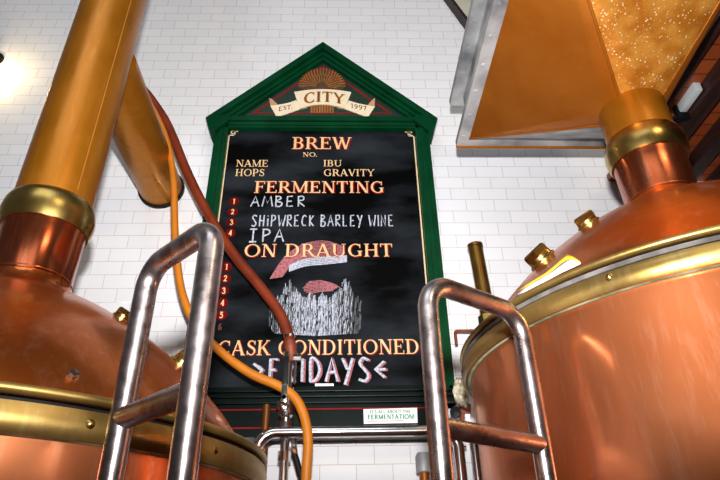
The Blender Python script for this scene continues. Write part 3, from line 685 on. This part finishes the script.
# numbered red discs down the left side
for txt, px, py in (('1', 234, 201.5), ('2', 232.8, 212), ('3', 231.6, 222.4), ('4', 230.4, 233), ('1', 226.6, 267), ('2', 225.4, 278.6), ('3', 223.8, 290.8), ('4', 222.6, 303), ('5', 221.4, 315), ('6', 220.0, 327)):
    cc = at(px, py, PB); r = 0.0275
    if txt == '6': r = 0.020
    dsc = MB().prism([(cc.x+r*math.cos(2*PI*i/28), cc.z+r*0.98*math.sin(2*PI*i/28)) for i in range(28)], PB-0.0015, PB).build('number_disc', 'maroon' if txt != '6' else 'slate', BD, smooth=False)
    adv = glyph(txt)[1]*0.030
    raise_polys('numeral', text_polys(txt, cc.x-adv/2, cc.x+adv/2, cc.z-0.0165, 0.033, 0.2, 0.1), PB-0.0015, 0.001, 'cream' if txt != '6' else 'brownink', dsc)
# chalk: hand-drawn capitals from single strokes
CH = {'A': [[(0, 0), (.45, 1), (.9, 0)], [(.15, .38), (.75, .42)]], 'M': [[(0, 0), (.2, 1), (.5, .35), (.8, 1), (1.0, 0)]],
      'B': [[(.1, 0), (.1, 1)], [(0, 1), (.5, .95), (.6, .75), (.15, .52), (.75, .35), (.6, .02), (.05, 0)]],
      'E': [[(.7, 1), (.1, .96), (.08, 0), (.75, .04)], [(.1, .5), (.6, .52)]], 'R': [[(.1, 0), (.1, 1)], [(0, .95), (.6, .98), (.65, .65), (.12, .5), (.8, 0)]],
      'S': [[(.75, .9), (.35, 1), (.08, .78), (.4, .52), (.72, .25), (.45, 0), (0, .08)]], 'H': [[(.05, 0), (.1, 1)], [(.72, 0), (.75, 1)], [(.08, .5), (.73, .5)]],
      'I': [[(.3, 0), (.3, 1)]], 'i': [[(.3, 0), (.3, .7)], [(.28, .9), (.34, .96)]], 'P': [[(.1, 0), (.1, 1)], [(0, .98), (.6, .95), (.7, .65), (.12, .45)]],
      'W': [[(0, 1), (.22, 0), (.5, .62), (.72, 0), (1.0, 1)]], 'C': [[(.75, .85), (.4, .98), (.08, .6), (.2, .1), (.75, .08)]],
      'K': [[(.1, 0), (.1, 1)], [(.7, .95), (.12, .48), (.75, 0)]], 'L': [[(.1, 1), (.1, 0), (.7, .04)]], 'Y': [[(0, 1), (.38, .5)], [(.78, 1), (.2, -.15)]],
      'N': [[(.05, 0), (.1, 1), (.7, .02), (.75, 1)]], 'T': [[(.4, 0), (.4, 1)], [(0, .98), (.8, 1)]], 'F': [[(.1, 0), (.1, 1), (.7, .97)], [(.1, .52), (.55, .52)]],
      'D': [[(.1, 0), (.1, 1), (.6, .85), (.78, .45), (.5, .08), (.05, 0)]], '>': [[(.0, .8), (.7, .48), (.0, .15)], [(.35, .7), (.75, .5)]], '<': [[(.7, .85), (.0, .5), (.7, .15)], [(.1, .5), (.8, .5)]],
      'J': [[(0, 1), (.7, 1)], [(.35, 1), (.35, 0)], [(0, 0), (.7, 0)]]}
def chalk_text(txt, pl, pr, yb, yt, wd, mats=(('chalk', 0, 0),), slot=None, tilt=0.0):
    n = len(txt); polys = {m: [] for m, _, _ in mats}
    a = at(pl, yb, PB); b = at(pr, yb, PB); h = at((pl+pr)/2, yt, PB).z-at((pl+pr)/2, yb, PB).z
    wds = [(slot or {}).get(ch, 1.0) for ch in txt]; tot = sum(wds); x = 0
    for ch, wch in zip(txt, wds):
        cw = (b.x-a.x)*wch/tot
        for st in CH.get(ch, []):
            p = [(a.x+(b.x-a.x)*x/tot+u*cw*0.80, (a.z+b.z)/2+v*h+tilt*(x/tot-0.5)*h) for u, v in st]
            if len(p) > 3 and ch in 'SBPRCD': p = cat2(p, 4)
            for m, ox, oz in mats: polys[m] += ribbon([(q[0]+ox+random.uniform(-1, 1)*0.0006, q[1]+oz) for q in p], wd)
        x += wch
    for k, (m, _, _) in enumerate(mats): raise_polys('chalk_writing', polys[m], PB, 0.0010+0.0005*k, m, BD)
SL = {'I': .5, 'i': .55, ' ': .55, 'W': 1.15, 'M': 1.15}
chalk_text('AMBER', 250.8, 308.5, 206.5, 196.3, 0.0075, slot=SL)
chalk_text('SHiPWRECK BARLEY WINE', 251.5, 396.0, 226.2, 215.2, 0.0070, slot=SL)
chalk_text('JPA', 249.0, 287.0, 241.8, 229.2, 0.0085, slot=SL)
chalk_text('>FRIDAYS<', 252.0, 392.0, 381.5, 358.5, 0.012, (('pinkchalk', 0.009, -0.003), ('chalk', 0, 0)), {'I': .55, '>': .95, 'F': .9})
# loose chalk rubbing: a pink sweep and a broad hatched white patch
pk = []
for i in range(15):
    t = i/14; pts = [(270+12*t, 279-2*t), (284+8*t, 258+6*t), (302+5*t, 245+14*t), (324+2*t, 241+20*t), (344, 247+14*t)]
    pk += ribbon([P2(*q, PB) for q in cat2(pts, 4)], 0.0050)
for i in range(9):
    o = -6+1.5*i; pk += ribbon([P2(302+abs(o)+random.uniform(-1, 1), 288+o, PB), P2(320, 286+o*0.9, PB), P2(339-abs(o)+random.uniform(-1, 1), 287+o*0.6, PB)], 0.0055)
raise_polys('chalk_rubbing', pk, PB, 0.0008, 'pinkchalk', BD)
wk = []
for i in range(5):
    wk += ribbon([P2(*q, PB) for q in cat2([(289, 266+i*1.3), (305, 259.5+i*1.6), (326, 257.5+i*1.6), (347, 256+i*1.4)], 4)], 0.007)
fk = []
def patch(x, u):
    top = 297+6*math.sin(x*0.5)*0.4-(17*max(0, 1-abs(x-290)/9)+21*max(0, 1-abs(x-345)/9))
    side = max(0, (275-x)/6, (x-358)/5)
    return top+side*16+u, 336-abs(x-316)*0.06-side*8
for i in range(150):
    x = random.uniform(270, 362); top, bot = patch(x, random.uniform(-3, 6)); y = top
    while y < bot:
        L = random.uniform(8, 22); fk += ribbon([P2(x+random.uniform(-.6, .6), y, PB), P2(x-0.8, min(y+L, bot), PB)], 0.0060); y += L+random.uniform(1, 4)
for i in range(160):
    x = random.gauss(316, 22); top, bot = patch(x, random.uniform(-3, 8)); y = top
    if not 271 < x < 361: continue
    while y < bot:
        L = random.uniform(3, 12); wk += ribbon([P2(x+random.uniform(-.6, .6), y, PB), P2(x-0.7, min(y+L, bot), PB)], random.uniform(0.0016, 0.0030)); y += L+random.uniform(2, 10)
raise_polys('chalk_rubbing', fk, PB, 0.0006, 'faintchalk', BD)
raise_polys('chalk_rubbing', wk, PB, 0.0012, 'chalk', BD)
# printed sticker on the plinth
YS = 2.583
st = MB().prism([P2(363.4, 409.3, YS), P2(417.0, 407.9, YS), P2(417.6, 423.0, YS), P2(363.9, 423.9, YS)], YS-0.002, 2.586).build('sticker', 'white', BD, smooth=False)
px_text('lettering', "IT'S ALL ABOUT THE", 369.8, 411.0, 413.3, 410.1, YS-0.002, 'greenink', st, 0.0008, 0.22, 0.14)
px_text('lettering', 'FERMENTATION!', 367.6, 414.6, 419.2, 414.4, YS-0.002, 'greenink', st, 0.0008, 0.24, 0.15)
a, b = at(367, 421.2, YS-0.002), at(403, 420.8, YS-0.002); MB().box((a.x, YS-0.0026, a.z-0.0012), (b.x, YS-0.002, a.z+0.0012)).build('red_line', 'red', st, smooth=False)
# chalk stub on the sill
a = at(315, 384.6, 2.610)
tag(MB().tube([(a.x, 2.612, ZS+0.008), (a.x+0.085, 2.616, ZS+0.008)], 0.008, 14).build('chalk_stick', 'white', loc=(a.x, 2.612, ZS)), 'white chalk stick lying on the dark ledge under the board', 'chalk')

# ================================================================ LADDERS
def ladder(a, b, ztop, zr, label, rb=0.070):
    a, b = Vector(a), Vector(b); c = (a+b)/2
    t = thing('steel_ladder', (c.x, c.y, FLOOR), label, 'ladder')
    A0, A1, B1, B0 = Vector((a.x, a.y, FLOOR+0.012)), Vector((a.x, a.y, ztop)), Vector((b.x, b.y, ztop)), Vector((b.x, b.y, FLOOR+0.012))
    MB().tube(rounded([A0, A1, B1, B0], rb, 10), 0.021, 28).build('rail', 'steel', t)
    z = zr
    while z > FLOOR+0.1:
        MB().tube([Vector((a.x, a.y, z)), Vector((b.x, b.y, z))], 0.0195, 24).build('rung', 'steel', t); z -= 0.29
    for p in (A0, B0): MB().lathe([(0.05, FLOOR), (0.05, FLOOR+0.012), (0.028, FLOOR+0.014), (0.028, FLOOR+0.03), (0.020, FLOOR+0.03)], (p.x, p.y, 0), seg=28).build('foot', 'steel', t)
    return t
ladder(polar(-14.35, 0.90), polar(-20.25, 1.10), 0.548, 0.254, 'steel tube ladder hoop in front of the still with the round flue', 0.050)
ladder(polar(9.25, 1.10), polar(18.45, 1.33), 0.545, 0.246, 'steel tube ladder hoop in front of the still with the square hood', 0.065)

# ================================================================ PIPES, HOSES, VALVE
# red-brown hose that hangs from behind the flue to the valve
yh = [2.30, 2.34, 2.40, 2.42, 2.44, 2.46, 2.47, 2.485, 2.495, 2.505, 2.51]
hp = [(118, 40), (135, 78), (151, 99), (168, 126), (187, 172), (207, 212), (232, 252), (258, 284), (279, 312), (288, 334), (291, 352)]
pts = spline([at(px, py, y) for (px, py), y in zip(hp, yh)], 10)
hose1 = thing('rubber_hose', pts[-1], 'thick red brown rubber hose sagging across the black board', 'hose')
MB().tube(pts, 0.0245, 18).build('hose_body', 'redhose', hose1)
d = (pts[-1]-pts[-4]).normalized()
MB().lathe([(0.027, -0.03), (0.029, 0.0), (0.026, 0.012), (0.026, 0.045), (0.030, 0.048), (0.030, 0.066), (0.022, 0.068)], pts[-1]-d*0.02, d, 22).build('coupling', 'rust', hose1)
MB().lathe([(0.0265, -0.010), (0.0285, -0.010), (0.0285, 0.004), (0.0265, 0.004)], pts[-1]-d*0.07, d, 22, close=True).build('clamp', 'chrome', hose1)
# slim orange hose
hp = [(128, 62), (143, 92), (157, 117), (168, 145), (173.5, 180), (174.5, 215), (176, 250), (182, 292), (196, 325), (220, 351), (250, 373), (279, 386), (295, 398), (304, 416), (308, 440), (306.5, 470), (304, 520)]
yo = [2.28, 2.32, 2.36, 2.38, 2.39, 2.40, 2.40, 2.405, 2.405, 2.405, 2.405, 2.405, 2.405, 2.405, 2.405, 2.405, 2.405]
pts = spline([at(px, py, y) for (px, py), y in zip(hp, yo)], 10)
e = pts[-1]; pts += spline([e, Vector((e.x, e.y, -0.6)), Vector((e.x+0.02, e.y-0.02, FLOOR+0.1)), Vector((e.x+0.15, e.y-0.05, FLOOR+0.02))], 8)[1:]
rad = [0.0150+0.0050*min(1, i/110) for i in range(len(pts))]
tag(MB().tube(pts, rad, 16).build('rubber_hose', 'orangehose', loc=e), 'slim orange rubber hose looping down past the valve', 'hose')
# horizontal stainless drain rail below the board, bent down at its left end
yr = 2.46
a, b = at(258, 434, yr), at(452, 431, yr)
zrail = at(350, 431.5, yr).z
pts = rounded([(a.x-0.001, yr, FLOOR+0.012), (a.x, yr, zrail), (b.x+0.02, yr, zrail), (b.x+0.021, yr, FLOOR+0.012)], 0.075, 10)
tag(MB().tube(pts, 0.0235, 24).build('drain_pipe', 'chrome', loc=(a.x, yr, FLOOR)), 'horizontal bright steel pipe running under the board', 'pipe')
# valve on a steel standpipe
vx = at(285, 440, 2.515).x; yv = 2.515
vz = at(284, 408, yv).z
vt = thing('ball_valve', (vx, yv, FLOOR), 'steel ball valve with a black lever on a vertical standpipe', 'valve')
MB().tube([(vx, yv, FLOOR+0.01), (vx, yv, vz-0.02)], 0.0185, 20).build('standpipe', 'chrome', vt)
MB().lathe([(0.020, -0.095), (0.031, -0.095), (0.031, -0.062), (0.020, -0.060), (0.022, -0.045), (0.034, -0.035), (0.036, 0.0), (0.034, 0.035), (0.022, 0.045), (0.020, 0.058), (0.030, 0.060), (0.030, 0.085), (0.018, 0.088), (0.018, 0.25)], (vx, yv, vz), seg=24).build('valve_body', 'chrome', vt)
MB().lathe([(0.024, 0), (0.026, 0.004), (0.026, 0.020), (0.014, 0.026), (0.0, 0.028)], (vx-0.012, yv-0.025, vz), (-0.2, -1, 0), 6).build('stem_nut', 'chrome', vt)
hp_ = at(284, 400, 2.375); hx, hy = hp_.x, 2.375; vl = hp_.z
MB().tube([(vx-0.006, yv-0.03, vz), (hx, hy+0.02, vl+0.012), (hx, hy-0.004, vl+0.012)], 0.009, 12).build('stem', 'chrome', vt)
lev = MB().box((hx-0.012, hy-0.004, vl-0.008), (hx+0.012, hy+0.004, vl+0.085)).build('lever', 'chrome', vt, bevel=0.002)
MB().box((hx-0.013, hy-0.008, vl+0.065), (hx+0.013, hy+0.008, vl+0.185)).build('grip', 'black', lev, bevel=0.006)
MB().tube([(vx+0.03, yv-0.01, vz+0.26), (vx+0.03, yv-0.01, vz+0.10)], 0.006, 10).build('side_rod', 'chrome', vt)
MB().lathe([(0.020, -0.02), (0.026, -0.02), (0.026, 0.02), (0.020, 0.02)], (vx, yv-0.004, vz+0.225), seg=8).build('union', 'chrome', vt)
MB().lathe([(0.012, -0.018), (0.020, -0.016), (0.020, 0.016), (0.012, 0.018)], (vx+0.040, yv-0.02, vz+0.215), (1, 0, 0), 8).build('side_nut', 'chrome', vt)
MB().lathe([(0.018, -0.03), (0.027, -0.03), (0.027, 0.01), (0.018, 0.012)], (vx, yv, zrail-0.075), seg=8).build('union', 'chrome', vt)
# short black hose tail with steel ferrule beside the standpipe
q0, q1, q2, q3 = at(291, 436, 2.55), at(293, 450, 2.55), at(298, 466, 2.55), at(306, 500, 2.55)
ht = thing('hose_tail', q3, 'short black hose with a steel ferrule hanging beside the standpipe', 'hose')
MB().tube(spline([q1, q2, q3, Vector((q3.x+0.03, q3.y, q3.z-0.25)), Vector((q3.x+0.03, q3.y, FLOOR+0.014))], 8), 0.0135, 14).build('tail', 'black', ht)
MB().tube([q0+Vector((0, 0, 0.02)), q0, q1, q1+(q2-q1)*0.3], [0.012, 0.018, 0.018, 0.015], 8).build('ferrule', 'chrome', ht)
# slim copper pipe behind the bent rail
a, b = at(269, 400, 2.63), at(265, 480, 2.63)
tag(MB().tube([(a.x, 2.565, at(270, 405, 2.565).z), (a.x-0.004, 2.565, FLOOR+0.012)], 0.017, 18).build('copper_pipe', 'oldcopper', loc=(a.x, 2.565, FLOOR)), 'slim brown vertical pipe behind the bent end of the steel rail', 'pipe')
# upright brass vent stack between board and right still
a = at(475, 245, 2.50); b = at(489, 320, 2.50)
vs = thing('vent_pipe', (a.x, 2.50, FLOOR), 'upright open brass pipe beside the right edge of the board', 'pipe')
top_, low_ = Vector((a.x, 2.50, a.z)), Vector((b.x, 2.50, b.z))
ax_ = (top_-low_).normalized(); foot_ = top_-ax_*((top_.z-FLOOR-0.012)/ax_.z); ln = (top_-foot_).length
MB().lathe([(0.031, 0), (0.035, 0), (0.035, ln-0.018), (0.039, ln-0.016), (0.039, ln), (0.032, ln), (0.031, ln-0.1)], foot_, ax_, 36, close=True).build('pipe', 'oldbrass', vs)
zb = at(488, 318, 2.5).z
MB().lathe([(0.037, -0.02), (0.050, -0.018), (0.050, 0.018), (0.037, 0.02)], low_, ax_, 8).build('collar', 'brass', vs)
MB().lathe([(0.012, 0), (0.020, 0.0), (0.020, 0.02), (0.0, 0.024)], (b.x-0.004, 2.47, zb+0.03), (0, -1, 0.3), 6).build('nut', 'brass', vs)
# thin copper tube from board to right still, with its elbow
yq = 2.62
a = at(455, 331, yq); b = at(500, 331, yq)
tag(MB().tube(rounded([(a.x, yq, at(455, 345, yq).z), (a.x, yq, a.z), (b.x, yq, a.z), (b.x+0.001, yq, FLOOR+0.012)], 0.012, 6), 0.0075, 14).build('copper_tube', 'rust', loc=(b.x, yq, FLOOR)), 'thin red brown tube bent between board and vent pipe', 'tube')
# steel downpipes behind the right ladder
for px, r, nm, lb in ((477, 0.018, 'steel_pipe', 'stout steel vertical pipe beside the right still under the rag'), (487, 0.011, 'steel_pipe', 'thin steel vertical pipe tight against the right still')):
    p = at(px, 470, 2.56)
    tag(MB().tube([(p.x, 2.56, FLOOR+0.012), (p.x, 2.56, at(px, 436, 2.56).z)], r, 20).build(nm, 'chrome', loc=(p.x, 2.56, FLOOR)), lb, 'pipe')
# rusty bracket with a black knob and the rag above it
p = at(464, 412, 2.55)
br = thing('pipe_bracket', (p.x, 2.62, p.z), 'rust red iron bracket with a black knob under the rag', 'bracket')
mb = MB().prism([P2(460, 399, 2.54), P2(471, 404, 2.54), P2(471, 414, 2.54), P2(468, 414, 2.54), P2(468, 427, 2.54), P2(461, 427, 2.54)], 2.54, 2.57); mb.build('plate', 'rust', br, smooth=False, bevel=0.003)
MB().lathe([(0.020, 0), (0.024, 0.006), (0.024, 0.022), (0.0, 0.026)], at(456, 413, 2.54), (-0.3, -1, 0), 16).build('knob', 'black', br)
MB().prism([P2(465, 414, 2.52), P2(470, 414, 2.52), P2(471, 430, 2.52), P2(466, 430, 2.52)], 2.52, 2.545).build('tag', 'white', br, smooth=False)
# rag draped on the still's band
mb = MB(); nu, nv = 9, 12
for k in range(1):
    vs_ = []; fs_ = []
    for j in range(nv):
        t = j/(nv-1); py = 378+t*28; half = 3.0+4.5*math.sin(min(1, t*1.15)*PI*0.75); cx = 459+3*t
        for i in range(nu):
            s = i/(nu-1)*2-1; q = at(cx+s*half, py+s*2.5*t, 2.42+0.012*math.sin(i*2.1+j*0.9)+0.010*math.cos(j*1.7)); vs_.append(q)
    fs_ = [(j*nu+i, j*nu+i+1, (j+1)*nu+i+1, (j+1)*nu+i) for j in range(nv-1) for i in range(nu-1)]
    mb.add(vs_, fs_)
rg = mb.build('rag', 'rag', loc=at(459, 380, 2.42)); s = rg.modifiers.new('cloth', 'SOLIDIFY'); s.thickness = 0.006; s.offset = 0
tag(rg, 'grubby pale rag tucked behind the rim of the right still', 'rag')
# clamp and capped grey stub at the foot of the right ladder
p = at(424, 470, 2.60); zt = at(424, 452, 2.60).z
cs = thing('capped_pipe', (p.x, 2.60, FLOOR), 'grey capped upright pipe behind the right ladder leg', 'pipe')
MB().lathe([(0.022, FLOOR+0.01), (0.022, zt-0.06)], (p.x, 2.60, 0), seg=24).build('pipe', 'hood', cs)
MB().lathe([(0.030, zt-0.085), (0.034, zt-0.08), (0.034, zt-0.02), (0.026, zt-0.004), (0.0, zt)], (p.x, 2.60, 0), seg=24).build('cap', 'galv', cs)
a, b = at(446, 446, 2.57), at(466, 446, 2.57)
jt = thing('pipe_fitting', a, 'short horizontal steel union on the pipe below the right rung', 'fitting')
MB().tube([(a.x-0.03, 2.57, a.z), (b.x, 2.57, a.z)], 0.009, 14).build('pipe', 'chrome', jt)
MB().lathe([(0.010, 0), (0.017, 0.0), (0.017, 0.02), (0.010, 0.02)], (a.x+0.03, 2.57, a.z), (1, 0, 0), 8).build('nut', 'chrome', jt)

# ---------------------------------------------------------------- yellow edged sheet lying on the right dome
def dome_hit(px, py, lift):
    d = ray(px, py).normalized(); t = 0.8; prev = None
    while t < 3.0:
        q = d*t; r = math.hypot(q.x-AR[0], q.y-AR[1]); f = q.z-(HR+(dome_z(r) if r < DOME_R else -0.001))
        if prev is not None and r < DOME_R and prev < 0 <= f: break
        if prev is not None and r < DOME_R and f*prev < 0: break
        prev = f; t += 0.002
    r = min(math.hypot(q.x-AR[0], q.y-AR[1]), DOME_R-0.004)
    phi = math.degrees(math.atan2(q.y-AR[1], q.x-AR[0]))
    c, n = dome_point(AR, HR, phi, r)
    return c+n*lift
def sheet(rows, lift, name, mat, parent=None, loc=None):
    mb = MB(); nr, nc = len(rows), len(rows[0])
    vs_ = [dome_hit(*q, lift) for row in rows for q in row]
    fs_ = [(j*nc+i, j*nc+i+1, (j+1)*nc+i+1, (j+1)*nc+i) for j in range(nr-1) for i in range(nc-1)]
    o = mb.add(vs_, fs_).build(name, mat, parent, loc=loc)
    s = o.modifiers.new('sheet', 'SOLIDIFY'); s.thickness = 0.003; s.offset = 0; return o
top = [(522, 293), (531, 287), (540, 281.5), (548, 277), (556, 270.5), (563, 263.5), (570, 258.5), (576, 260.5), (583, 265.5)]
bot = [(521.5, 298), (530, 294), (540, 288.5), (549, 284), (557, 280), (565, 276), (572, 272.5), (577, 270), (583.5, 267)]
top2 = [lerp(a, b, 0.34) for a, b in zip(top, bot)]
root = dome_hit(550, 284, 0.003)
ys = thing('paper_sheet', root, 'white sheet with a yellow edge lying on the right dome', 'paper')
sheet([bot, [lerp(a, b, 0.5) for a, b in zip(bot, top2)], top2], 0.012, 'sheet', 'white', ys)
sheet([top2, [lerp(a, b, 0.5) for a, b in zip(top2, top)], top], 0.0125, 'yellow_edge', 'yellow', ys)

# ---------------------------------------------------------------- wall lamp at the far left and light fitting under the timber ceiling
lp = at(-12, 52, 2.62)
sc_ = thing('wall_lamp', (lp.x, WALL, lp.z), 'small lit wall lamp on the white tiles beyond the left flue', 'lamp')
MB().lathe([(0.055, 0), (0.055, 0.012), (0.03, 0.02), (0.0, 0.02)], (lp.x, WALL, lp.z+0.02), (0, -1, 0), 24).build('back_plate', 'black', sc_)
MB().tube(rounded([(lp.x, WALL-0.015, lp.z+0.02), (lp.x, 2.62, lp.z+0.06), (lp.x, 2.62, lp.z-0.01)], 0.02, 6), 0.010, 12).build('arm', 'black', sc_)
MB().lathe([(0.012, 0.035), (0.030, 0.030), (0.036, 0.0), (0.034, -0.02), (0.0, -0.022)], (lp.x, 2.62, lp.z), seg=24).build('cap', 'black', sc_)
MB().lathe([(0.028, -0.022), (0.030, -0.05), (0.022, -0.14), (0.010, -0.18), (0.0, -0.185)], (lp.x, 2.62, lp.z), seg=24).build('bulb', 'bulb', sc_)
ld = bpy.data.lights.new('wall_lamp_light', 'POINT'); ld.energy = 5; ld.color = (1.0, 0.72, 0.32); ld.shadow_soft_size = 0.03
lo = bpy.data.objects.new('wall_lamp_light', ld); COL.objects.link(lo); lo.location = (lp.x+0.05, 2.59, lp.z-0.15)
fx = thing('light_fitting', (1.67, 2.0, CEIL), 'narrow white light fitting between the dark ceiling beams', 'lamp')
MB().box((1.650, 1.92, CEIL-0.050), (1.686, 2.07, CEIL)).build('housing', 'fixture', fx, bevel=0.006)
MB().box((1.640, 2.07, CEIL-0.085), (1.700, 2.10, CEIL)).build('end_cap', 'black', fx, bevel=0.005)
MB().tube([(1.645, 2.085, CEIL-0.07), (1.561, 2.085, CEIL-0.08)], 0.008, 10).build('bracket', 'black', fx)
